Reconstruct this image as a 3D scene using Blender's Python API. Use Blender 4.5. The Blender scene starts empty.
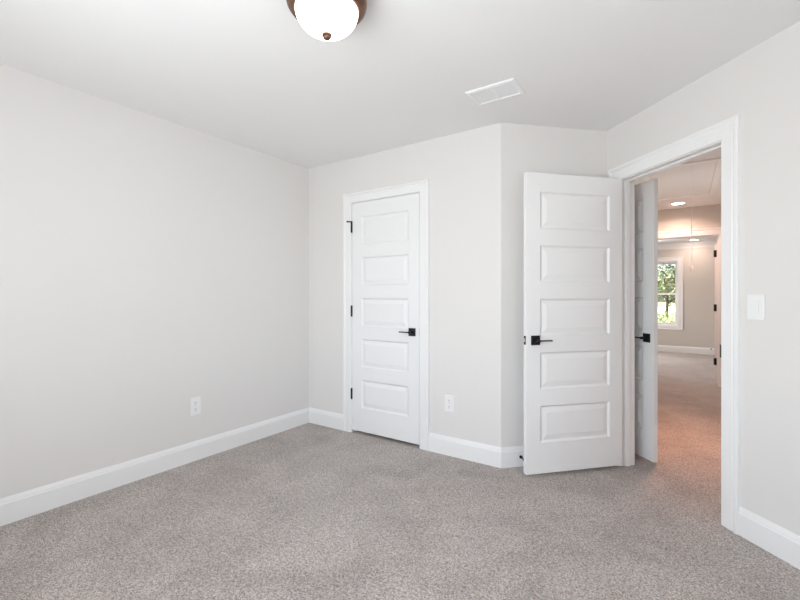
import bpy, bmesh, math, random
from mathutils import Vector, Matrix

scn = bpy.context.scene
COL = scn.collection
R = math.radians
random.seed(7)

# ------------------------------------------------------------------ camera
cam_d = bpy.data.cameras.new('camera')
cam_d.sensor_width = 36.0
cam_d.lens = 36.0 * 421.0 / 800.0
cam_d.shift_y = -3.9 / 800.0
cam_d.clip_start = 0.05
cam = bpy.data.objects.new('camera', cam_d)
COL.objects.link(cam)
cam.location = (2.997, -2.869, 1.2125)
cam.rotation_euler = (R(90), 0, R(34.07))
scn.camera = cam

# ------------------------------------------------------------------ world, sun, window daylight, exposure
world = bpy.data.worlds.new('sky')
scn.world = world
world.use_nodes = True
wn = world.node_tree
wn.nodes.clear()
w_out = wn.nodes.new('ShaderNodeOutputWorld')
w_bg = wn.nodes.new('ShaderNodeBackground')
w_sky = wn.nodes.new('ShaderNodeTexSky')
w_sky.sky_type = 'NISHITA'
w_sky.sun_disc = False
w_sky.sun_elevation = R(48)
w_sky.sun_rotation = R(260)
w_sky.dust_density = 3.0
w_sky.air_density = 0.8
wn.links.new(w_sky.outputs[0], w_bg.inputs[0])
w_bg.inputs[1].default_value = 0.5
wn.links.new(w_bg.outputs[0], w_out.inputs[0])


def light(name, kind, loc, direction, energy, color, size=None, size_y=None, shape='RECTANGLE', spread=None):
    d = bpy.data.lights.new(name, kind)
    d.energy = energy
    d.color = color
    if kind == 'AREA':
        d.shape = shape
        d.size = size
        if size_y:
            d.size_y = size_y
        if spread:
            d.spread = spread
    o = bpy.data.objects.new(name, d)
    COL.objects.link(o)
    o.location = loc
    o.rotation_euler = Vector(direction).to_track_quat('-Z', 'Z').to_euler()
    return o


sun = light('sun', 'SUN', (0, 0, 20), (0.72, 0.16, -0.75), 7.0, (1.0, 0.95, 0.87))
sun.data.angle = R(1.0)
# daylight entering through the bedroom windows (rear wall and side wall, both behind the camera)
light('rear_window_daylight', 'AREA', (1.95, -3.30, 1.45), (0, 1, 0.33), 40.0, (0.958, 0.98, 1.0), 1.70, 1.40)
light('side_window_daylight', 'AREA', (3.69, -2.35, 1.45), (-1, 0, 0.33), 9.5, (0.955, 0.98, 1.0), 0.90, 1.40)
# added hall fill, then far room window daylight and a pink side light
light('hall_ceiling_fill', 'AREA', (3.62, 2.45, 1.45), (-1, 0, 0.9), 6.0, (1.0, 0.97, 0.92), .80, 1.20)  # unseen fill light, added to brighten the hall ceiling
light('far_window_daylight', 'AREA', (2.38, 8.00, 1.28), (0, -1, -0.35), 20.0, (0.95, 0.97, 1.0), 0.80, 1.20)
light('far_side_warm_light', 'AREA', (0.86, 6.30, 1.30), (1, 0, -0.5), 22.0, (1.0, 0.89, 0.84), 1.20, 1.20)  # unseen side light, tinted pink to warm the far room carpet

vs = scn.view_settings
vs.view_transform = 'Standard'
vs.look = 'None'
vs.gamma = 1.0
vs.use_curve_mapping = False
vs.exposure = 0.44
scn.cycles.max_bounces = 16
scn.cycles.diffuse_bounces = 10
scn.cycles.transparent_max_bounces = 12
scn.cycles.use_denoising = True
scn.cycles.sample_clamp_indirect = 6.0


# ------------------------------------------------------------------ materials
def srgb(r, g, b):
    f = lambda c: (c / 255 / 12.92) if c / 255 <= 0.04045 else ((c / 255 + 0.055) / 1.055) ** 2.4
    return (f(r), f(g), f(b), 1.0)


def new_mat(name, color, rough=0.5, metal=0.0, spec=0.5):
    m = bpy.data.materials.new(name)
    m.use_nodes = True
    b = m.node_tree.nodes['Principled BSDF']
    b.inputs['Base Color'].default_value = color
    b.inputs['Roughness'].default_value = rough
    b.inputs['Metallic'].default_value = metal
    b.inputs['Specular IOR Level'].default_value = spec
    return m


def bumpy(m, scale, strength, dist, detail=3.0, var=0.0):
    nt = m.node_tree
    b = nt.nodes['Principled BSDF']
    tc = nt.nodes.new('ShaderNodeTexCoord')
    n = nt.nodes.new('ShaderNodeTexNoise')
    n.inputs['Scale'].default_value = scale
    n.inputs['Detail'].default_value = detail
    nt.links.new(tc.outputs['Object'], n.inputs['Vector'])
    bp = nt.nodes.new('ShaderNodeBump')
    bp.inputs['Strength'].default_value = strength
    bp.inputs['Distance'].default_value = dist
    nt.links.new(n.outputs['Fac'], bp.inputs['Height'])
    nt.links.new(bp.outputs['Normal'], b.inputs['Normal'])
    if var:
        base = b.inputs['Base Color'].default_value[:]
        rp = nt.nodes.new('ShaderNodeValToRGB')
        rp.color_ramp.elements[0].position = 0.3
        rp.color_ramp.elements[1].position = 0.7
        rp.color_ramp.elements[0].color = tuple(c * (1 - var) for c in base[:3]) + (1,)
        rp.color_ramp.elements[1].color = tuple(min(1, c * (1 + var)) for c in base[:3]) + (1,)
        nt.links.new(n.outputs['Fac'], rp.inputs['Fac'])
        nt.links.new(rp.outputs['Color'], b.inputs['Base Color'])
    return m


M = {}
M['wall'] = bumpy(new_mat('warm_white_wall_paint', (0.772, 0.757, 0.743, 1), 0.75, spec=0.25), 260, 0.05, 0.002)
M['hall_wall'] = bumpy(new_mat('greige_hall_wall_paint', (0.66, 0.622, 0.585, 1), 0.75, spec=0.25), 260, 0.05, 0.002)
M['ceiling'] = bumpy(new_mat('flat_ceiling_paint', (0.85, 0.852, 0.85, 1), 0.9, spec=0.15), 180, 0.06, 0.002)
M['trim'] = new_mat('white_trim_enamel', (0.87, 0.875, 0.875, 1), 0.33, spec=0.4)
M['door'] = new_mat('white_door_enamel', (0.86, 0.865, 0.87, 1), 0.36, spec=0.4)
M['black'] = new_mat('matte_black_metal', (0.012, 0.012, 0.013, 1), 0.42, 0.4)
M['steel'] = new_mat('satin_steel', (0.62, 0.61, 0.60, 1), 0.35, 0.9)
M['plastic'] = new_mat('white_plastic', (0.87, 0.87, 0.87, 1), 0.3)
M['slot'] = new_mat('socket_slot_dark', (0.10, 0.10, 0.10, 1), 0.6)
M['vent'] = new_mat('white_vent_metal', (0.90, 0.91, 0.92, 1), 0.4)
M['cord'] = new_mat('white_cord', (0.92, 0.91, 0.89, 1), 0.7)
M['vinyl'] = new_mat('white_vinyl_sash', (0.86, 0.86, 0.86, 1), 0.4)
M['shell'] = new_mat('plain_shell', (0.5, 0.5, 0.5, 1), 0.9)
M['dirt'] = bumpy(new_mat('sandy_soil', (0.62, 0.54, 0.42, 1), 0.95), 6, 0.4, 0.05, 5, 0.25)
M['lawn'] = bumpy(new_mat('lawn_green', (0.34, 0.36, 0.17, 1), 0.95), 20, 0.6, 0.05, 5, 0.4)
M['bark'] = bumpy(new_mat('dark_bark', (0.07, 0.05, 0.035, 1), 0.95), 18, 0.7, 0.03, 4, 0.3)


def leaf_mat(name, c):
    m = new_mat(name, c, 0.6)
    nt = m.node_tree
    b = nt.nodes['Principled BSDF']
    tc = nt.nodes.new('ShaderNodeTexCoord')
    n = nt.nodes.new('ShaderNodeTexNoise')
    n.inputs['Scale'].default_value = 2.5
    n.inputs['Detail'].default_value = 4
    rp = nt.nodes.new('ShaderNodeValToRGB')
    rp.color_ramp.elements[0].color = (c[0] * 0.45, c[1] * 0.5, c[2] * 0.5, 1)
    rp.color_ramp.elements[1].color = (min(1, c[0] * 1.7), min(1, c[1] * 1.5), c[2] * 1.3, 1)
    rp.color_ramp.elements[0].position = 0.3
    rp.color_ramp.elements[1].position = 0.7
    nt.links.new(tc.outputs['Object'], n.inputs['Vector'])
    nt.links.new(n.outputs['Fac'], rp.inputs['Fac'])
    nt.links.new(rp.outputs['Color'], b.inputs['Base Color'])
    return m


M['leaf_dark'] = leaf_mat('leaf_dark_green', (0.15, 0.17, 0.10, 1))
M['leaf_mid'] = leaf_mat('leaf_mid_green', (0.25, 0.30, 0.15, 1))
M['leaf_bright'] = leaf_mat('leaf_bright_green', (0.33, 0.42, 0.17, 1))


def carpet_mat():
    m = bpy.data.materials.new('grey_beige_carpet')
    m.use_nodes = True
    nt = m.node_tree
    b = nt.nodes['Principled BSDF']
    b.inputs['Roughness'].default_value = 1.0
    b.inputs['Specular IOR Level'].default_value = 0.05
    b.inputs['Sheen Weight'].default_value = 0.15
    b.inputs['Sheen Roughness'].default_value = 0.6
    tc = nt.nodes.new('ShaderNodeTexCoord')
    fine = nt.nodes.new('ShaderNodeTexNoise')
    fine.inputs['Scale'].default_value = 85
    fine.inputs['Detail'].default_value = 4.0
    fine.inputs['Roughness'].default_value = 0.75
    vor = nt.nodes.new('ShaderNodeTexVoronoi')      # one cell per yarn tuft
    vor.inputs['Scale'].default_value = 320
    blotch = nt.nodes.new('ShaderNodeTexNoise')
    blotch.inputs['Scale'].default_value = 2.6
    blotch.inputs['Detail'].default_value = 4.0
    blotch.inputs['Distortion'].default_value = 0.8
    for n in (fine, vor, blotch):
        nt.links.new(tc.outputs['Object'], n.inputs['Vector'])
    sep = nt.nodes.new('ShaderNodeSeparateColor')
    nt.links.new(vor.outputs['Color'], sep.inputs[0])
    tuft = nt.nodes.new('ShaderNodeMath')
    tuft.operation = 'MULTIPLY_ADD'
    tuft.inputs[1].default_value = 0.55
    nt.links.new(sep.outputs[0], tuft.inputs[0])
    nt.links.new(fine.outputs['Fac'], tuft.inputs[2])
    rp = nt.nodes.new('ShaderNodeValToRGB')
    e = rp.color_ramp.elements
    e[0].position, e[0].color = 0.44, (0.160, 0.139, 0.126, 1)
    e[1].position, e[1].color = 1.0, (0.660, 0.602, 0.565, 1)
    mid = e.new(0.74)
    mid.color = (0.366, 0.324, 0.302, 1)
    nt.links.new(tuft.outputs[0], rp.inputs['Fac'])
    hue = nt.nodes.new('ShaderNodeMixRGB')
    hue.blend_type = 'MULTIPLY'
    hue.inputs['Fac'].default_value = 1.0
    rp2 = nt.nodes.new('ShaderNodeValToRGB')
    rp2.color_ramp.elements[0].position = 0.36
    rp2.color_ramp.elements[1].position = 0.64
    rp2.color_ramp.elements[0].color = (0.90, 0.89, 0.885, 1)
    rp2.color_ramp.elements[1].color = (1.08, 1.08, 1.08, 1)
    nt.links.new(blotch.outputs['Fac'], rp2.inputs['Fac'])
    nt.links.new(rp.outputs['Color'], hue.inputs['Color1'])
    nt.links.new(rp2.outputs['Color'], hue.inputs['Color2'])
    nt.links.new(hue.outputs['Color'], b.inputs['Base Color'])
    bp = nt.nodes.new('ShaderNodeBump')
    bp.inputs['Strength'].default_value = 0.5
    bp.inputs['Distance'].default_value = 0.006
    nt.links.new(tuft.outputs[0], bp.inputs['Height'])
    nt.links.new(bp.outputs['Normal'], b.inputs['Normal'])
    return m


M['carpet'] = carpet_mat()


def bronze_mat():
    m = new_mat('oil_rubbed_bronze', (0.16, 0.085, 0.055, 1), 0.38, 0.85)
    nt = m.node_tree
    b = nt.nodes['Principled BSDF']
    tc = nt.nodes.new('ShaderNodeTexCoord')
    n = nt.nodes.new('ShaderNodeTexNoise')
    n.inputs['Scale'].default_value = 25
    rp = nt.nodes.new('ShaderNodeValToRGB')
    rp.color_ramp.elements[0].color = (0.10, 0.055, 0.04, 1)
    rp.color_ramp.elements[1].color = (0.30, 0.17, 0.11, 1)
    nt.links.new(tc.outputs['Object'], n.inputs['Vector'])
    nt.links.new(n.outputs['Fac'], rp.inputs['Fac'])
    nt.links.new(rp.outputs['Color'], b.inputs['Base Color'])
    return m


M['bronze'] = bronze_mat()


def emit_mat(name, color, strength, base=(0.9, 0.9, 0.9, 1)):
    m = new_mat(name, base, 0.3)
    b = m.node_tree.nodes['Principled BSDF']
    b.inputs['Emission Color'].default_value = color
    b.inputs['Emission Strength'].default_value = strength
    return m


M['lamp_glass'] = emit_mat('lit_frosted_glass', (1.0, 0.95, 0.89, 1), 2.6)
M['can_glow'] = emit_mat('lit_warm_diffuser', (1.0, 0.80, 0.58, 1), 14.0)
M['can_glow_far'] = emit_mat('lit_far_diffuser', (1.0, 0.88, 0.74, 1), 10.0)


def glass_mat():
    m = bpy.data.materials.new('window_glass')
    m.use_nodes = True
    nt = m.node_tree
    nt.nodes.clear()
    o = nt.nodes.new('ShaderNodeOutputMaterial')
    mix = nt.nodes.new('ShaderNodeMixShader')
    tr = nt.nodes.new('ShaderNodeBsdfTransparent')
    tr.inputs[0].default_value = (0.95, 0.97, 0.96, 1)
    gl = nt.nodes.new('ShaderNodeBsdfGlossy')
    gl.inputs['Roughness'].default_value = 0.02
    fr = nt.nodes.new('ShaderNodeFresnel')
    fr.inputs[0].default_value = 1.45
    nt.links.new(fr.outputs[0], mix.inputs[0])
    nt.links.new(tr.outputs[0], mix.inputs[1])
    nt.links.new(gl.outputs[0], mix.inputs[2])
    nt.links.new(mix.outputs[0], o.inputs[0])
    return m


M['glass'] = glass_mat()


# ------------------------------------------------------------------ helpers
def obj(name, bm, mat, parent=None, smooth=False, angle=None, normals=True):
    if normals:
        bmesh.ops.recalc_face_normals(bm, faces=bm.faces[:])
    me = bpy.data.meshes.new(name)
    bm.to_mesh(me)
    bm.free()
    me.materials.append(mat)
    if smooth:
        for p in me.polygons:
            p.use_smooth = True
        if angle:
            try:
                me.set_sharp_from_angle(angle=R(angle))
            except Exception:
                pass
    o = bpy.data.objects.new(name, me)
    COL.objects.link(o)
    if parent:
        o.parent = parent
    return o


def tag(o, label=None, cat=None, group=None, kind=None):
    if label:
        o['label'] = label
    if cat:
        o['category'] = cat
    if group:
        o['group'] = group
    if kind:
        o['kind'] = kind
    return o


def empty(name, loc=(0, 0, 0), rz=0.0):
    o = bpy.data.objects.new(name, None)
    o.empty_display_size = 0.1
    COL.objects.link(o)
    o.location = loc
    o.rotation_euler = (0, 0, rz)
    return o


def frame(o, P, ex, ey=None):
    """Place an object: local x along ex (plan), z up, y = z cross x."""
    ex = Vector((ex[0], ex[1], 0)).normalized()
    ez = Vector((0, 0, 1))
    ey = ez.cross(ex)
    m = Matrix((ex, ey, ez)).transposed().to_4x4()
    m.translation = Vector((P[0], P[1], P[2] if len(P) > 2 else 0))
    o.matrix_world = m
    return o


def box(bm, x0, x1, y0, y1, z0, z1, bev=0.0, seg=1):
    r = bmesh.ops.create_cube(bm, size=1.0)
    vs_ = r['verts']
    for v in vs_:
        v.co = Vector((x0 + (v.co.x + .5) * (x1 - x0), y0 + (v.co.y + .5) * (y1 - y0), z0 + (v.co.z + .5) * (z1 - z0)))
    if bev:
        ed = list({e for v in vs_ for e in v.link_edges})
        bmesh.ops.bevel(bm, geom=ed, offset=bev, segments=seg, affect='EDGES', profile=0.5)
    return bm


def cyl(bm, p0, p1, r, seg=16, r2=None):
    p0, p1 = Vector(p0), Vector(p1)
    d = p1 - p0
    m = d.to_track_quat('Z', 'Y').to_matrix().to_4x4()
    m.translation = (p0 + p1) / 2
    bmesh.ops.create_cone(bm, cap_ends=True, cap_tris=False, segments=seg, radius1=r, radius2=r if r2 is None else r2, depth=d.length, matrix=m)
    return bm


def lathe(bm, prof, seg=48):
    rings = []
    for r, z in prof:
        if r < 1e-6:
            rings.append([bm.verts.new((0, 0, z))])
        else:
            rings.append([bm.verts.new((r * math.cos(2 * math.pi * k / seg), r * math.sin(2 * math.pi * k / seg), z)) for k in range(seg)])
    for a, b in zip(rings, rings[1:]):
        for k in range(seg):
            k2 = (k + 1) % seg
            if len(a) == 1 and len(b) == 1:
                continue
            if len(a) == 1:
                bm.faces.new((a[0], b[k], b[k2]))
            elif len(b) == 1:
                bm.faces.new((a[k], a[k2], b[0]))
            else:
                bm.faces.new((a[k], a[k2], b[k2], b[k]))
    return bm


def wall_mesh(length, height, thick, holes=(), s_start=0.0):
    """Solid wall in local space: x along, y 0..thick (away from the room), z up, with rectangular holes (s0,s1,z0,z1)."""
    xs = sorted({s_start, length, *[h[0] for h in holes], *[h[1] for h in holes]})
    zs = sorted({0.0, height, *[h[2] for h in holes], *[h[3] for h in holes]})
    nx, nz = len(xs) - 1, len(zs) - 1
    solid = {}
    for i in range(nx):
        for j in range(nz):
            cx, cz = (xs[i] + xs[i + 1]) / 2, (zs[j] + zs[j + 1]) / 2
            solid[i, j] = not any(h[0] < cx < h[1] and h[2] < cz < h[3] for h in holes)
    bm = bmesh.new()
    V = {}

    def v(i, k, j):
        if (i, k, j) not in V:
            V[i, k, j] = bm.verts.new((xs[i], k * thick, zs[j]))
        return V[i, k, j]
    for (i, j), s in solid.items():
        if not s:
            continue
        bm.faces.new((v(i, 0, j), v(i + 1, 0, j), v(i + 1, 0, j + 1), v(i, 0, j + 1)))
        bm.faces.new((v(i, 1, j), v(i, 1, j + 1), v(i + 1, 1, j + 1), v(i + 1, 1, j)))
        if not solid.get((i - 1, j)):
            bm.faces.new((v(i, 0, j), v(i, 0, j + 1), v(i, 1, j + 1), v(i, 1, j)))
        if not solid.get((i + 1, j)):
            bm.faces.new((v(i + 1, 0, j), v(i + 1, 1, j), v(i + 1, 1, j + 1), v(i + 1, 0, j + 1)))
        if not solid.get((i, j - 1)):
            bm.faces.new((v(i, 0, j), v(i, 1, j), v(i + 1, 1, j), v(i + 1, 0, j)))
        if not solid.get((i, j + 1)):
            bm.faces.new((v(i, 0, j + 1), v(i + 1, 0, j + 1), v(i + 1, 1, j + 1), v(i, 1, j + 1)))
    return bm


def sweep_profile(bm, rings):
    """Join matching closed rings of points into a capped tube."""
    vr = [[bm.verts.new(p) for p in r] for r in rings]
    n = len(vr[0])
    for a, b in zip(vr, vr[1:]):
        for k in range(n):
            bm.faces.new((a[k], a[(k + 1) % n], b[(k + 1) % n], b[k]))
    bm.faces.new(vr[0])
    bm.faces.new(list(reversed(vr[-1])))
    return bm


CASING = [(0, 0), (0, .010), (.003, .0125), (.060, .0155), (.064, .0125), (.068, .0125), (.072, .0165), (.078, .021), (.091, .021), (.095, .017), (.095, 0)]
BASE = [(0, 0), (0, .0145), (.110, .0145), (.116, .0115), (.120, .0115), (.128, .0095), (.135, .006), (.1415, .004), (.1415, 0)]


def casing_mesh(s0, s1, z1, prof=CASING, four=False, z0=0.0):
    """Door casing around an opening, local y negative = into the room."""
    bm = bmesh.new()
    if not four:
        rings = [[(s0 - u, -w, z0) for u, w in prof], [(s0 - u, -w, z1 + u) for u, w in prof],
                 [(s1 + u, -w, z1 + u) for u, w in prof], [(s1 + u, -w, z0) for u, w in prof]]
        return sweep_profile(bm, rings)
    rings = [[(s0 - u, -w, z0 - u) for u, w in prof], [(s0 - u, -w, z1 + u) for u, w in prof],
             [(s1 + u, -w, z1 + u) for u, w in prof], [(s1 + u, -w, z0 - u) for u, w in prof]]
    vr = [[bm.verts.new(p) for p in r] for r in rings]
    n = len(prof)
    for a, b in zip(vr, vr[1:] + vr[:1]):
        for k in range(n):
            bm.faces.new((a[k], a[(k + 1) % n], b[(k + 1) % n], b[k]))
    return bm


def baseboard(name, P0, P1, e0=0.0, e1=0.0, prof=BASE):
    """Skirting along P0->P1 with the room on the right-hand side (local -y); e = mitre lengthening per unit thickness."""
    d = Vector((P1[0] - P0[0], P1[1] - P0[1], 0))
    L = d.length
    bm = bmesh.new()
    sweep_profile(bm, [[(-e0 * w, -w, z) for z, w in prof], [(L + e1 * w, -w, z) for z, w in prof]])
    o = obj(name, bm, M['trim'])
    frame(o, P0, d)
    o['kind'] = 'structure'
    return o


def structure(name, bm, mat, P=None, ex=None):
    o = obj(name, bm, mat)
    if P is not None:
        frame(o, P, ex)
    o['kind'] = 'structure'
    return o


# ------------------------------------------------------------------ plan
H = 2.44
T = 0.115
A = Vector((0, 0, 0))
B = Vector((1.92, 0, 0))
q = math.sqrt(.5)
D = Vector((q, -q, 0))          # along the entry wall, from the inner corner towards the camera
N = Vector((q, q, 0))           # through the entry wall into the hall
C = B + N * 0.84                # inner corner where the short wall meets the entry wall
XE, YS = 3.66, -3.27            # side and rear walls of the bedroom
S_END = (XE - C.x) / q
Epos = C + D * S_END


def W(s, n, z=0.0):
    return C + D * s + N * n + Vector((0, 0, z))


# floors ---------------------------------------------------------------
bm = bmesh.new()
box(bm, -0.3, 6.0, -3.6, 8.10, -0.12, 0.0)
structure('floor', bm, M['carpet'])

# ceilings
bm = bmesh.new()
pts = [(-.11, YS - .11), (XE + .11, YS - .11), (XE + .11, Epos.y + .05), (Epos.x + .06, Epos.y + .06), (C.x + .06, C.y + .06), (B.x - .02, .06), (-.11, .06)]
lo = [bm.verts.new((x, y, H)) for x, y in pts]
hi = [bm.verts.new((x, y, H + .10)) for x, y in pts]
bm.faces.new(lo)
bm.faces.new(hi)
for k in range(len(pts)):
    k2 = (k + 1) % len(pts)
    bm.faces.new((lo[k], lo[k2], hi[k2], hi[k]))
structure('ceiling', bm, M['ceiling'])
bm = bmesh.new()
pts = [W(-.35, .058).to_tuple()[:2], W(S_END + .2, .058).to_tuple()[:2], (3.75, 4.25), (1.3, 4.25), (1.3, .60)]
lo = [bm.verts.new((x, y, H)) for x, y in pts]
hi = [bm.verts.new((x, y, H + .10)) for x, y in pts]
bm.faces.new(lo)
bm.faces.new(hi)
for k in range(len(pts)):
    k2 = (k + 1) % len(pts)
    bm.faces.new((lo[k], lo[k2], hi[k2], hi[k]))
structure('ceiling_hall', bm, M['ceiling'])
HF = 2.36
bm = bmesh.new()
box(bm, .6, 4.8, 4.25, 8.10, HF, HF + .18)
structure('ceiling_far_room', bm, M['ceiling'])
bm = bmesh.new()
box(bm, -.5, 6.2, -3.8, 8.3, 2.62, 2.70)
structure('sun_block_slab', bm, M['shell'])  # unseen slab added above the ceilings to block the sun

# bedroom walls ----------------------------------------------------------
structure('wall_left', wall_mesh(-YS + T, H, T, s_start=-T), M['wall'], (0, YS, 0), (0, 1))
CS0, CS1, CZ = 0.540, 1.248, 2.043      # closet opening
structure('wall_back', wall_mesh(B.x, H, T, [(CS0 - .018, CS1 + .018, 0, CZ + .014)]), M['wall'], A, (1, 0))
structure('wall_short', wall_mesh(0.84, H, T), M['wall'], B, N)
ES0, ES1, EZ = 0.142, 0.915, 2.036      # entry opening
structure('wall_right', wall_mesh(S_END + T, H, T, [(ES0 - .018, ES1 + .018, 0, EZ + .018)], s_start=-T), M['wall'], C, D)
structure('wall_side', wall_mesh(Epos.y - YS, H, T, [(Epos.y + 1.90, Epos.y + 2.80, .75, 2.15)], s_start=-.05), M['wall'], (XE, Epos.y, 0), (0, -1))
structure('wall_rear', wall_mesh(XE + .03, H, T, [(.86, 2.56, .75, 2.15)], s_start=-.03), M['wall'], (XE, YS, 0), (-1, 0))

# closet box behind the closet door
bm = bmesh.new()
box(bm, -.115, 1.66, .72, .78, 0, H + .08)
box(bm, 1.60, 1.66, .115, .72, 0, H + .08)
box(bm, -.115, -.055, .115, .72, 0, H + .08)
box(bm, -.115, 1.60, .115, .72, H, H + .08)
structure('wall_closet', bm, M['wall'])

# hall walls -------------------------------------------------------------
XL, XR, YH = 2.30, 3.60, 4.19
LY0, LY1 = 1.265, 2.035                 # opening of the linen closet in the hall's left wall
structure('wall_hall_left', wall_mesh(YH - .52, H, T, [(LY0 - .538, LY1 - .502, 0, EZ + .018)]), M['hall_wall'], (XL, .52, 0), (0, 1))
structure('wall_hall_right', wall_mesh(YH + .40, H, T, [(YH - 2.85, YH - 2.05, .85, 2.05)]), M['hall_wall'], (XR, YH, 0), (0, -1))  # opening cut for the added hall fill light
FS0, FS1 = 2.595, 3.375
structure('wall_hall_end', wall_mesh(4.65 - .75, H + .1, T, [(FS0 - .768, FS1 - .732, 0, EZ + .012)]), M['hall_wall'], (.75, YH, 0), (1, 0))
bm = bmesh.new()
box(bm, 1.50, 1.55, 1.05, 2.25, 0, H)
box(bm, 1.55, XL - T, 1.05, 1.10, 0, H)
box(bm, 1.55, XL - T, 2.20, 2.25, 0, H)
structure('wall_linen_closet', bm, M['hall_wall'])

# far room -----------------------------------------------------------------
YF = 7.954
WX0, WX1, WZ0, WZ1 = 1.885, 2.875, 0.575, 1.965
structure('wall_far', wall_mesh(4.7 - .7, 2.6, T, [(WX0 - .7, WX1 - .7, WZ0, WZ1)]), M['hall_wall'], (.7, YF, 0), (1, 0))
structure('wall_far_left', wall_mesh(YF - 4.25, 2.6, T, [(1.35, 2.75, .70, 1.90)]), M['hall_wall'], (.9, 4.25, 0), (0, 1))
structure('wall_far_right', wall_mesh(YF - 4.25, 2.6, T), M['hall_wall'], (4.5, YF, 0), (0, -1))

# baseboards ---------------------------------------------------------------
# (room on local -y; inside corner e=-1, 45 degree outside corner e=+0.414)
baseboard('baseboard_left', (0, YS, 0), (0, 0, 0), -1, -1)
baseboard('baseboard_back', (0, 0, 0), (CS0 - .086, 0, 0), -1, 0)
baseboard('baseboard_closet_side', (CS1 + .086, 0, 0), (B.x, 0, 0), 0, 0.414)
baseboard('baseboard_short', B, C, 0.414, -1)
baseboard('baseboard_entry', W(ES1 + .100, 0), W(S_END, 0), 0, -.414)
baseboard('baseboard_side', (XE, Epos.y, 0), (XE, YS, 0), -.414, -1)
baseboard('baseboard_rear', (XE, YS, 0), (0, YS, 0), -1, -1)
baseboard('baseboard_far', (.9, YF, 0), (4.5, YF, 0), -1, -1)
baseboard('baseboard_far_right', (4.5, YF, 0), (4.5, 4.31, 0), -1, -1)
baseboard('baseboard_hall_right', (XR, YH, 0), (XR, -.30, 0), -1, 0)
baseboard('baseboard_hall_left', (XL, LY1 + .09, 0), (XL, YH, 0), 0, -1)

# crown moulding of the far room
CROWN = [(0, 0), (0, .010), (.012, .018), (.040, .030), (.080, .070), (.110, .100), (.128, .108), (.140, .112), (.140, 0)]
bm = bmesh.new()
sweep_profile(bm, [[(w, -w, z) for z, w in CROWN], [(3.6 - w, -w, z) for z, w in CROWN]])
o = structure('trim_5', bm, M['trim'], (.9, YF, HF - .140), (1, 0))
bm = bmesh.new()
sweep_profile(bm, [[(w, -w, z) for z, w in CROWN], [(3.6 - w, -w, z) for z, w in CROWN]])
o = structure('trim_6', bm, M['trim'], (4.5, YF, HF - .140), (0, -1))


# door frames: casing + jamb lining with stop, each opening one trim object with parts
def door_frame(name, P, ex, s0, s1, z1, shrink=1.0, reveal=.005, thick=T, stop_y=0.05, both=True, room=True, stop_side=1, bend0=None):
    root = empty(name, (0, 0, 0))
    frame(root, P, ex)
    root['kind'] = 'structure'
    if room:
        obj('casing', casing_mesh(s0 - reveal, s1 + reveal, z1 + reveal, [(u * shrink, w) for u, w in CASING]), M['trim'], root)
    if both:
        c = obj('casing', casing_mesh(-(s1 + .005), -(s0 - .005), z1 + .005), M['trim'], root)
        c.rotation_euler = (0, 0, math.pi)
        c.location = (0, thick, 0)
    jt = 0.018
    bm = bmesh.new()
    sweep_profile(bm, [[(s0 - u, y, 0) for u, y in ((0, 0), (0, thick), (jt, thick), (jt, 0))],
                       [(s0 - u, y, z1 + u) for u, y in ((0, 0), (0, thick), (jt, thick), (jt, 0))],
                       [(s1 + u, y, z1 + u) for u, y in ((0, 0), (0, thick), (jt, thick), (jt, 0))],
                       [(s1 + u, y, 0) for u, y in ((0, 0), (0, thick), (jt, thick), (jt, 0))]])
    obj('jamb', bm, M['trim'], root)
    y0, y1 = (stop_y, min(stop_y + .034, thick)) if stop_side > 0 else (max(0, stop_y - .034), stop_y)
    bm = bmesh.new()
    pr = ((0, y0), (-.010, y0 + .001), (-.011, y0 + .004), (-.011, y1 - .004), (-.008, y1), (0, y1))
    sweep_profile(bm, [[(s0 - u, y, 0) for u, y in pr], [(s0 - u, y, z1 + u) for u, y in pr],
                       [(s1 + u, y, z1 + u) for u, y in pr], [(s1 + u, y, 0) for u, y in pr]])
    obj('door_stop_strip', bm, M['trim'], root)
    return root


def box_part(name, mat, parent, *a, **k):
    bm = bmesh.new()
    box(bm, *a, **k)
    return obj(name, bm, mat, parent)


f_entry = door_frame('trim_1', C, D, ES0, ES1, EZ, stop_y=.044)
# black strike plate in the latch-side jamb of the entry opening
box_part('strike_plate', M['black'], f_entry, ES1 - .009, ES1 + .001, -.003, .034, .885, .955)
f_closet = door_frame('trim_2', A, (1, 0), CS0, CS1, CZ - .004, stop_y=.040, both=False, shrink=.90, reveal=.003)
box_part('strike_plate', M['black'], f_closet, CS1 - .0025, CS1 + .001, -.003, .030, .895, .955)
f_far = door_frame('trim_3', (0, YH, 0), (1, 0), FS0, FS1, EZ - .006, stop_y=.072, stop_side=-1)
f_linen = door_frame('trim_4', (XL, 0, 0), (0, 1), LY0, LY1, EZ, stop_y=.044, both=False)


# ------------------------------------------------------------------ doors
DT = 0.035          # door thickness
PAN_T0, PAN_PITCH, PAN_H = 1.886, 0.3585, 0.245     # first panel top above the slab's bottom edge (height 2.011)
DH = 2.011


def door_slab_mesh(w):
    """Stiles and rails of a five panel door: x 0..w, y 0..DT, z 0..DH, with five rectangular openings."""
    st = 0.105
    holes = [(st, w - st, PAN_T0 - i * PAN_PITCH - PAN_H, PAN_T0 - i * PAN_PITCH) for i in range(5)]
    return wall_mesh(w, DH, DT, holes), holes


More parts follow.
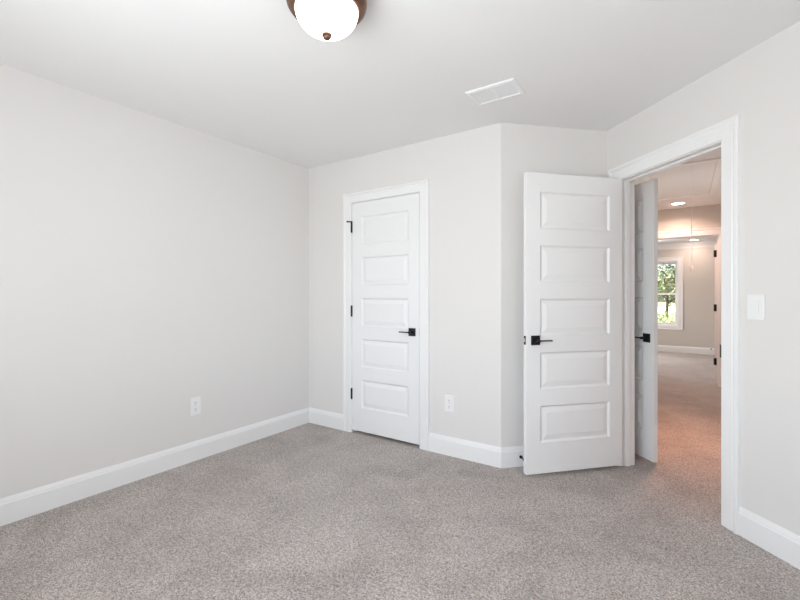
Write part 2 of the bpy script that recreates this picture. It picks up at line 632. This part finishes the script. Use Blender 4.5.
def panel_mesh(x0, x1, z0, z1):
    """Moulded raised panel, both faces."""
    bm = bmesh.new()
    prof = [(0, 0), (.003, .003), (.010, .0095), (.015, .0105), (.019, .0095), (.044, .0035), (.047, .0025)]
    for side in (0, 1):
        prev = None
        for ins, dep in prof:
            y = dep if side == 0 else DT - dep
            ring = [bm.verts.new(p) for p in ((x0 + ins, y, z0 + ins), (x1 - ins, y, z0 + ins), (x1 - ins, y, z1 - ins), (x0 + ins, y, z1 - ins))]
            if prev:
                for k in range(4):
                    bm.faces.new((prev[k], prev[(k + 1) % 4], ring[(k + 1) % 4], ring[k]))
            prev = ring
        bm.faces.new(prev)
    for f in bm.faces:
        f.normal_update()
    for f in bm.faces:
        c = f.calc_center_median()
        want = -1 if c.y < DT / 2 else 1
        if f.normal.y * want < 0:
            f.normal_flip()
    return bm


def lever_set(door, x, z, face, toward):
    """Square rose with a lever on one face; face -1 = y 0 side, +1 = y DT side; toward = direction of the lever along x."""
    yf = 0.0 if face < 0 else DT
    y = lambda d: yf + face * d
    bm = bmesh.new()
    box(bm, x - .032, x + .032, *sorted((y(0), y(.009))), z - .032, z + .032, bev=.0025, seg=2)
    cyl(bm, (x, y(.008), z), (x, y(.014), z), .019, 24)
    rose = obj('handle_rose', bm, M['black'], door, smooth=True, angle=35)
    bm = bmesh.new()
    cyl(bm, (x, y(.012), z), (x, y(.052), z), .0105, 20)
    xa, xb = (x - toward * .012, x + toward * .096)
    box(bm, *sorted((xa, xb)), *sorted((y(.040), y(.057))), z - .0045, z + .0045, bev=.0025, seg=2)
    lv = obj('lever', bm, M['black'], rose, smooth=True, angle=35)
    return rose


def hinge(parent, x, y, z, leaf_dir=1, mat='black', stop=False):
    """Butt hinge: barrel with finials plus one leaf let into the door edge."""
    bm = bmesh.new()
    for k in range(5):
        cyl(bm, (x, y, z - .045 + k * .018 + .0004), (x, y, z - .045 + (k + 1) * .018 - .0004), .0088, 14)
    cyl(bm, (x, y, z + .045), (x, y, z + .049), .0092, 14, .006)
    cyl(bm, (x, y, z - .049), (x, y, z - .045), .006, 14, .0092)
    hg = obj('hinge', bm, M[mat], parent, smooth=True, angle=40)
    if stop:
        bm = bmesh.new()
        box(bm, x - .010, x + .009, y - .010, y + .004, z + .046, z + .054, bev=.001)
        cyl(bm, (x - .004, y - .006, z + .0495), (x - .026, y - .026, z + .0475), .0060, 10)
        cyl(bm, (x - .022, y - .022, z + .0495), (x - .031, y - .030, z + .0495), .0075, 12)
        obj('hinge_pin_stop', bm, M[mat], hg, smooth=True, angle=40)
    return hg


def make_door(name, w, P, ex, z0=.025, lever_faces=(-1, 1), handle_z=.92, hinges=True, pin_face=-1, latch=True, hinge_stop=False, backset=.066):
    root = empty(name)
    frame(root, (P[0], P[1], z0), ex)
    root['kind'] = 'structure'
    bm, holes = door_slab_mesh(w)
    sl = obj('door_slab', bm, M['door'], root)
    bv = sl.modifiers.new('bevel', 'BEVEL')
    bv.width = .0016
    bv.segments = 2
    bv.limit_method = 'ANGLE'
    bv.angle_limit = R(60)
    for h in holes:
        obj('panel', panel_mesh(*h), M['door'], root, normals=False)
    hz = handle_z - z0
    for f in lever_faces:
        lever_set(root, w - backset, hz, f, -1)
    if latch:
        bm = bmesh.new()
        box(bm, w - .001, w + .0012, DT / 2 - .0125, DT / 2 + .0125, hz - .029, hz + .029, bev=.0008)
        lp = obj('latch_plate', bm, M['black'], root)
        bm = bmesh.new()
        box(bm, w - .001, w + .009, DT / 2 - .007, DT / 2 + .007, hz - .012, hz + .012, bev=.003, seg=2)
        obj('latch_bolt', bm, M['steel'], lp)
    if hinges:
        ypin = -.006 if pin_face < 0 else DT + .006
        for i, z in enumerate((1.825, 1.08, .345)):
            hg = hinge(root, -.004, ypin, z - z0, stop=(hinge_stop and i == 0))
            bm = bmesh.new()
            ya, yb = (-.004, .028) if pin_face < 0 else (DT - .028, DT + .004)
            box(bm, -.0022, .0008, ya, yb, z - z0 - .045, z - z0 + .045)
            obj('hinge_leaf', bm, M['black'], hg)
    return root


# closet door (closed): visible face flush with the wall, hinges on the left
d = make_door('door_1', CS1 - CS0 - .009, (CS0 + .003, 0.001, 0), (1, 0), lever_faces=(-1,), handle_z=.922, latch=False, hinge_stop=True)
tag(d, 'closed white five panel door with black lever beside the left wall corner', 'door')

# bedroom door, swung open into the room until it stands square to its wall
a = R(88)
e_dir = D * math.cos(a) - N * math.sin(a)
f_dir = D * math.sin(a) + N * math.cos(a)
pin = W(.139, -.008)
P = pin + e_dir * .005 + f_dir * .008       # hinge corner of the face turned to the short wall
d = make_door('door_2', .745, P, e_dir, handle_z=.918)
tag(d, 'open white five panel door swung into the room in front of the short wall', 'door')

# linen closet door in the hall, standing half open behind the left jamb
P = W(.170 - .762, .252)
# free edge towards the camera; local x from hinge to latch is +D, visible face is local -y
d = make_door('door_3', .762, P, D, z0=.018, lever_faces=(-1,), handle_z=.895, pin_face=1, latch=False, backset=.062)
d.scale = (1, 1, 1.014)
tag(d, 'white panel door with black lever seen through the doorway beyond the left jamb', 'door')

# far room door, swung into the far room, hinges on the right jamb
ang = R(101)
ex = Vector((-math.cos(ang), math.sin(ang), 0))
P = Vector((FS1 - .006, YH + T - .028, 0))
d = make_door('door_4', .762, P, ex, handle_z=.92, hinges=False)
tag(d, 'white door of the far room seen edge-on with three black hinges', 'door')
for z in (1.79, 1.053, .322):
    bm = bmesh.new()
    box(bm, -.0025, .002, .012, .034, z - .025 - .047, z - .025 + .047)
    cyl(bm, (-.005, .038, z - .025 - .047), (-.005, .038, z - .025 + .047), .007, 12)
    obj('hinge', bm, M['black'], d)


# ------------------------------------------------------------------ far room window
def make_window(name, P, ex, x0, x1, z0, z1, zm):
    """Double hung window in a wall opening: casing, frame lining, two sashes with panes."""
    root = empty(name)
    frame(root, P, ex)
    root['kind'] = 'structure'
    obj('window_casing', casing_mesh(x0 + .004, x1 - .004, z1 - .004, four=True, z0=z0 + .004), M['trim'], root)
    bm = bmesh.new()
    jt = .018
    pr = ((0, 0), (0, T), (jt, T), (jt, 0))
    rings = [[(x0 + jt - u, y, z0 + jt - u) for u, y in pr], [(x0 + jt - u, y, z1 - jt + u) for u, y in pr],
             [(x1 - jt + u, y, z1 - jt + u) for u, y in pr], [(x1 - jt + u, y, z0 + jt - u) for u, y in pr]]
    vr = [[bm.verts.new(p) for p in rg] for rg in rings]
    for a_, b_ in zip(vr, vr[1:] + vr[:1]):
        for k in range(4):
            bm.faces.new((a_[k], a_[(k + 1) % 4], b_[(k + 1) % 4], b_[k]))
    obj('window_frame', bm, M['trim'], root)
    for za, zb, ya, yb in ((z0 + .018, zm + .020, .040, .070), (zm - .020, z1 - .018, .072, .102)):
        xa, w = x0 + .018, x1 - x0 - .036
        sh = obj('sash', wall_mesh(w, zb - za, yb - ya, [(.030, w - .030, .045, zb - za - .038)]), M['vinyl'], root)
        sh.location = (xa, ya, za)
        bm = bmesh.new()
        box(bm, .028, w - .028, (yb - ya) / 2 - .002, (yb - ya) / 2 + .002, .043, zb - za - .036)
        obj('window_pane', bm, M['glass'], sh)
    return root


make_window('window_1', (0, YF, 0), (1, 0), WX0, WX1, WZ0, WZ1, 1.258)
make_window('added_hall_window', (XR, YH, 0), (0, -1), YH - 2.85, YH - 2.05, .85, 2.05, 1.45)  # unseen window, added to frame the opening of the hall fill light
make_window('window_3', (XE, YS, 0), (-1, 0), .86, 2.56, .75, 2.15, 1.45)
make_window('window_4', (XE, Epos.y, 0), (0, -1), Epos.y + 1.90, Epos.y + 2.80, .75, 2.15, 1.45)
make_window('window_5', (.9, 4.25, 0), (0, 1), 1.35, 2.75, .70, 1.90, 1.30)

# ------------------------------------------------------------------ ceiling light of the bedroom
LX, LY = 1.806, -1.632
root = empty('ceiling_light', (LX, LY, H))
tag(root, 'round bronze flush mount ceiling lamp with lit frosted glass dome in the bedroom', 'ceiling light')
bm = bmesh.new()
lathe(bm, [(0, 0), (.146, 0), (.150, -.004), (.151, -.018), (.156, -.022), (.160, -.030), (.1605, -.050), (.157, -.064), (.149, -.076), (.140, -.083), (.131, -.086), (.124, -.083), (.122, -.070), (0, -.060)], 64)
obj('pan', bm, M['bronze'], root, smooth=True, angle=50)
bm = bmesh.new()
prof = [(.126, -.072)]
for k in range(1, 17):
    t = k / 16 * math.pi / 2
    prof.append((.126 * math.cos(t), -.080 - .098 * math.sin(t)))
prof[-1] = (0, -.178)
lathe(bm, prof, 64)
obj('glass_dome', bm, M['lamp_glass'], root, smooth=True)
bm = bmesh.new()
lathe(bm, [(0, -.172), (.016, -.174), (.0195, -.177), (.0195, -.182), (.014, -.185), (.0145, -.189), (.012, -.194), (.006, -.198), (0, -.199)], 24)
obj('finial', bm, M['bronze'], root, smooth=True, angle=60)

# ------------------------------------------------------------------ ceiling vent
root = empty('ceiling_vent', (2.051, -.446, H))
tag(root, 'white two section louvred vent on the bedroom ceiling', 'vent')
bm = bmesh.new()
vx, vy = .150, .104
ib = .026
outer = [(-vx, -vy), (vx, -vy), (vx, vy), (-vx, vy)]
rings = []
for ins, z in ((0, 0), (0, -.004), (.005, -.008), (ib - .004, -.011), (ib, -.009), (ib, 0)):
    rings.append([bm.verts.new((x - math.copysign(ins, x), y - math.copysign(ins, y), z)) for x, y in outer])
for a_, b_ in zip(rings, rings[1:]):
    for k in range(4):
        bm.faces.new((a_[k], a_[(k + 1) % 4], b_[(k + 1) % 4], b_[k]))
obj('vent_frame', bm, M['vent'], root)
bm = bmesh.new()
box(bm, -.006, .006, -vy + ib, vy - ib, -.010, 0)
obj('divider', bm, M['vent'], root)
for sx in (-1, 1):
    bm = bmesh.new()
    x0, x1 = sorted((sx * .006, sx * (vx - ib)))
    n = 13
    for k in range(n):
        yc = -vy + ib + (k + .5) * (2 * (vy - ib)) / n
        vsb = bmesh.ops.create_cube(bm, size=1.0)['verts']
        rot = Matrix.Rotation(R(9), 3, 'X')
        for v in vsb:
            c = Vector((0, v.co.y * .0116, v.co.z * .0012))
            c = rot @ c
            v.co = Vector((x0 + (v.co.x + .5) * (x1 - x0), yc + c.y, -.0055 + c.z))
    obj('louvres', bm, M['vent'], root)


# ------------------------------------------------------------------ outlets and switch
def outlet(name, P, ex, z, label):
    root = empty(name)
    frame(root, (P[0], P[1], z), ex)
    tag(root, label, 'outlet', group='wall outlets')
    box_part('cover_plate', M['plastic'], root, -.040, .040, -.006, 0, -.064, .064, bev=.003, seg=2)
    for dz in (.0245, -.0245):
        bm = bmesh.new()
        cyl(bm, (0, -.0055, dz), (0, -.0085, dz), .0168, 24)
        s = obj('socket', bm, M['plastic'], root)
        bm = bmesh.new()
        box(bm, -.0075, -.0050, -.0090, -.0084, dz - .001, dz + .008)
        box(bm, .0050, .0075, -.0090, -.0084, dz + .000, dz + .007)
        cyl(bm, (0, -.0084, dz - .008), (0, -.0090, dz - .008), .0028, 10)
        obj('slots', bm, M['slot'], s)
    bm = bmesh.new()
    cyl(bm, (0, -.0058, 0), (0, -.0072, 0), .0032, 10)
    obj('screw', bm, M['steel'], root)
    return root


outlet('wall_outlet', (0, -1.139, 0), (0, 1), .400, 'white outlet on the long left wall above the baseboard')
outlet('wall_outlet', (1.513, 0, 0), (1, 0), .393, 'white outlet between the closed door and the wall corner')

root = empty('light_switch')
frame(root, W(1.0945, 0, 1.158), D)
tag(root, 'white rocker light switch on the wall beside the doorway', 'switch')
box_part('cover_plate', M['plastic'], root, -.042, .042, -.006, 0, -.063, .063, bev=.003, seg=2)
bm = bmesh.new()
vs_ = [bm.verts.new(p) for p in ((-.0165, -.005, -.033), (.0165, -.005, -.033), (.0165, -.005, .033), (-.0165, -.005, .033),
                                  (-.0160, -.0075, -.0325), (.0160, -.0075, -.0325), (.0160, -.0105, .0325), (-.0160, -.0105, .0325))]
for f in ((0, 1, 5, 4), (1, 2, 6, 5), (2, 3, 7, 6), (3, 0, 4, 7), (4, 5, 6, 7)):
    bm.faces.new([vs_[i] for i in f])
obj('rocker', bm, M['plastic'], root)
for dz in (.048, -.048):
    bm = bmesh.new()
    cyl(bm, (0, -.0055, dz), (0, -.0068, dz), .0030, 10)
    obj('screw', bm, M['plastic'], root)


# ------------------------------------------------------------------ door stops on the baseboards
def base_stop(P, ex, z, label):
    root = empty('door_bumper')
    frame(root, (P[0], P[1], z), ex)
    tag(root, label, 'door stop', group='baseboard door stops')
    bm = bmesh.new()
    cyl(bm, (0, -.0145, 0), (0, -.020, 0), .011, 18)
    cyl(bm, (0, -.019, 0), (0, -.068, 0), .0055, 14)
    obj('stem', bm, M['black'], root, smooth=True, angle=40)
    bm = bmesh.new()
    cyl(bm, (0, -.066, 0), (0, -.084, 0), .0125, 18, .0110)
    obj('rubber_tip', bm, M['black'], root, smooth=True, angle=40)
    return root


base_stop(B + N * .143, N, .070, 'small black door stop on the baseboard behind the open bedroom door')
base_stop((3.448, YF, 0), (1, 0), .122, 'tiny dark door stop on the baseboard of the far room')

# ------------------------------------------------------------------ attic hatch with pull cord
root = empty('attic_hatch', (2.965, 2.61, H))
tag(root, 'framed attic hatch in the hall ceiling with a hanging pull cord', 'attic hatch')
hx, hy = .33, .81
bm = bmesh.new()
rings = []
outer = [(-hx, -hy), (hx, -hy), (hx, hy), (-hx, hy)]
for ins, z in ((0, 0), (0, -.012), (.004, -.015), (.052, -.015), (.056, -.012), (.056, 0)):
    rings.append([bm.verts.new((x - math.copysign(ins, x), y - math.copysign(ins, y), z)) for x, y in outer])
for a_, b_ in zip(rings, rings[1:]):
    for k in range(4):
        bm.faces.new((a_[k], a_[(k + 1) % 4], b_[(k + 1) % 4], b_[k]))
obj('hatch_trim', bm, M['trim'], root)
bm = bmesh.new()
box(bm, -hx + .060, hx - .060, -hy + .060, hy - .060, -.007, -.001)
obj('hatch_panel', bm, M['ceiling'], root)
bm = bmesh.new()
cx_, cy_ = 3.053 - 2.965, 1.90 - 2.61
cyl(bm, (cx_, cy_, -.006), (cx_, cy_, -.945), .0026, 8)
pc = obj('pull_cord', bm, M['cord'], root)
bm = bmesh.new()
lathe(bm, [(0, .022), (.006, .020), (.011, .008), (.014, -.008), (.012, -.020), (.006, -.027), (0, -.028)], 16)
kn = obj('cord_knob', bm, M['cord'], pc, smooth=True)
kn.location = (cx_, cy_, -.965)


# ------------------------------------------------------------------ recessed lights
def can_light(P, label, mat, r=.075):
    root = empty('recessed_light', P)
    tag(root, label, 'ceiling light', group='recessed ceiling lights')
    bm = bmesh.new()
    lathe(bm, [(r + .018, 0), (r + .018, -.003), (r + .010, -.006), (r, -.007), (r - .004, -.004), (r - .004, 0)], 40)
    obj('trim_ring', bm, M['trim'], root, smooth=True, angle=50)
    bm = bmesh.new()
    lathe(bm, [(0, -.004), (r - .004, -.003), (r - .004, -.0005)], 40)
    obj('diffuser', bm, mat, root)
    return root


can_light((2.923, 3.80, H), 'lit recessed light in the hall ceiling before the far doorway', M['can_glow'])
light('hall_can_beam', 'AREA', (2.923, 3.80, H - .012), (0, 0, -1), 6.5, (1.0, .64, .52), .13, shape='DISK', spread=R(145))
can_light((3.154, 7.60, HF), 'lit recessed light in the far room ceiling near its window', M['can_glow_far'])
light('far_can_beam', 'AREA', (3.154, 7.60, HF - .012), (0, 0, -1), 3.2, (1.0, .74, .62), .13, shape='DISK')
can_light((2.95, 1.40, H), 'lit recessed light in the hall ceiling just outside the bedroom', M['can_glow'])
light('hall_near_beam', 'AREA', (2.95, 1.40, H - .012), (0, 0, -1), 5.5, (1.0, .48, .31), .13, shape='DISK', spread=R(72))


# ------------------------------------------------------------------ outdoors, seen through the far window
bm = bmesh.new()
box(bm, -40, 44, 8.3, 130, -.60, -.40)
structure('lawn', bm, M['lawn'])
bm = bmesh.new()
box(bm, -30, 34, 46.0, 72.0, -.42, -.385)
structure('path', bm, M['dirt'])


def leaves(bm, center, rad, n, size, rnd):
    for _ in range(n):
        while True:
            p = Vector((rnd.uniform(-1, 1), rnd.uniform(-1, 1), rnd.uniform(-1, 1)))
            if .25 < p.length < 1:
                break
        c = Vector(center) + Vector((p.x * rad[0], p.y * rad[1], p.z * rad[2]))
        a1 = Vector((rnd.uniform(-1, 1), rnd.uniform(-1, 1), rnd.uniform(-1, 1))).normalized()
        a2 = a1.orthogonal().normalized()
        s = size * rnd.uniform(.6, 1.3)
        vv = [bm.verts.new(c + a1 * s), bm.verts.new(c + a2 * s * .45), bm.verts.new(c - a1 * s), bm.verts.new(c - a2 * s * .45)]
        bm.faces.new(vv)


def tree(P, h, crown_r, mat, label, seed, n=1500):
    rnd = random.Random(seed)
    root = empty('tree', P)
    tag(root, label, 'tree', group='trees outside the far window')
    bm = bmesh.new()
    cyl(bm, (0, 0, 0), (.06, .02, h * .55), .085, 10, .05)
    for k in range(5):
        a_ = k * 1.3 + rnd.random()
        z0 = h * (.30 + .06 * k)
        cyl(bm, (.04, .01, z0), (math.cos(a_) * crown_r * .6, math.sin(a_) * crown_r * .6, z0 + h * .22), .05, 7, .02)
    obj('trunk', bm, M['bark'], root)
    bm = bmesh.new()
    for k in range(9):
        a_ = rnd.uniform(0, 6.28)
        rr = crown_r * rnd.uniform(.15, .65)
        cz = h * rnd.uniform(.42, .88)
        cr = crown_r * rnd.uniform(.40, .62)
        leaves(bm, (math.cos(a_) * rr, math.sin(a_) * rr, cz), (cr, cr, cr * .8), n // 9, .10, rnd)
    obj('foliage', bm, mat, root, normals=False)


tree((2.95, 19.0, -.4), 4.3, 1.4, M['leaf_dark'], 'dark leafy tree seen in the middle of the far window', 3)
tree((0.70, 22.0, -.4), 3.0, 1.3, M['leaf_mid'], 'lower green tree seen at the hidden side of the far window', 5)
tree((2.10, 27.0, -.4), 3.8, 1.6, M['leaf_mid'], 'paler tree standing behind the dark leafy tree', 8)


def bush(P, label, rx, h, mat, seed, n, size):
    rnd = random.Random(seed)
    root = empty('bush', P)
    tag(root, label, 'bush', group='bushes outside the far window')
    bm = bmesh.new()
    for k in range(7):
        cyl(bm, (0, 0, 0), (rnd.uniform(-.8, .8) * rx, rnd.uniform(-.4, .4) * rx, h * .7), .014, 6, .006)
    obj('stems', bm, M['bark'], root)
    bm = bmesh.new()
    for k in range(8):
        leaves(bm, (rnd.uniform(-1, 1) * rx, rnd.uniform(-.7, .7) * rx, rnd.uniform(.35, .75) * h), (rx * .7, rx * .7, h * .32), n // 8, size, rnd)
    obj('foliage', bm, mat, root, normals=False)


bush((2.35, 11.2, -.4), 'bright green bush just outside the far window', .52, 1.12, M['leaf_bright'], 11, 2600, .045)
bush((1.00, 78.0, -.4), 'broad dark shrub far behind the sandy strip outside', 3.6, 4.2, M['leaf_dark'], 21, 3200, .22)
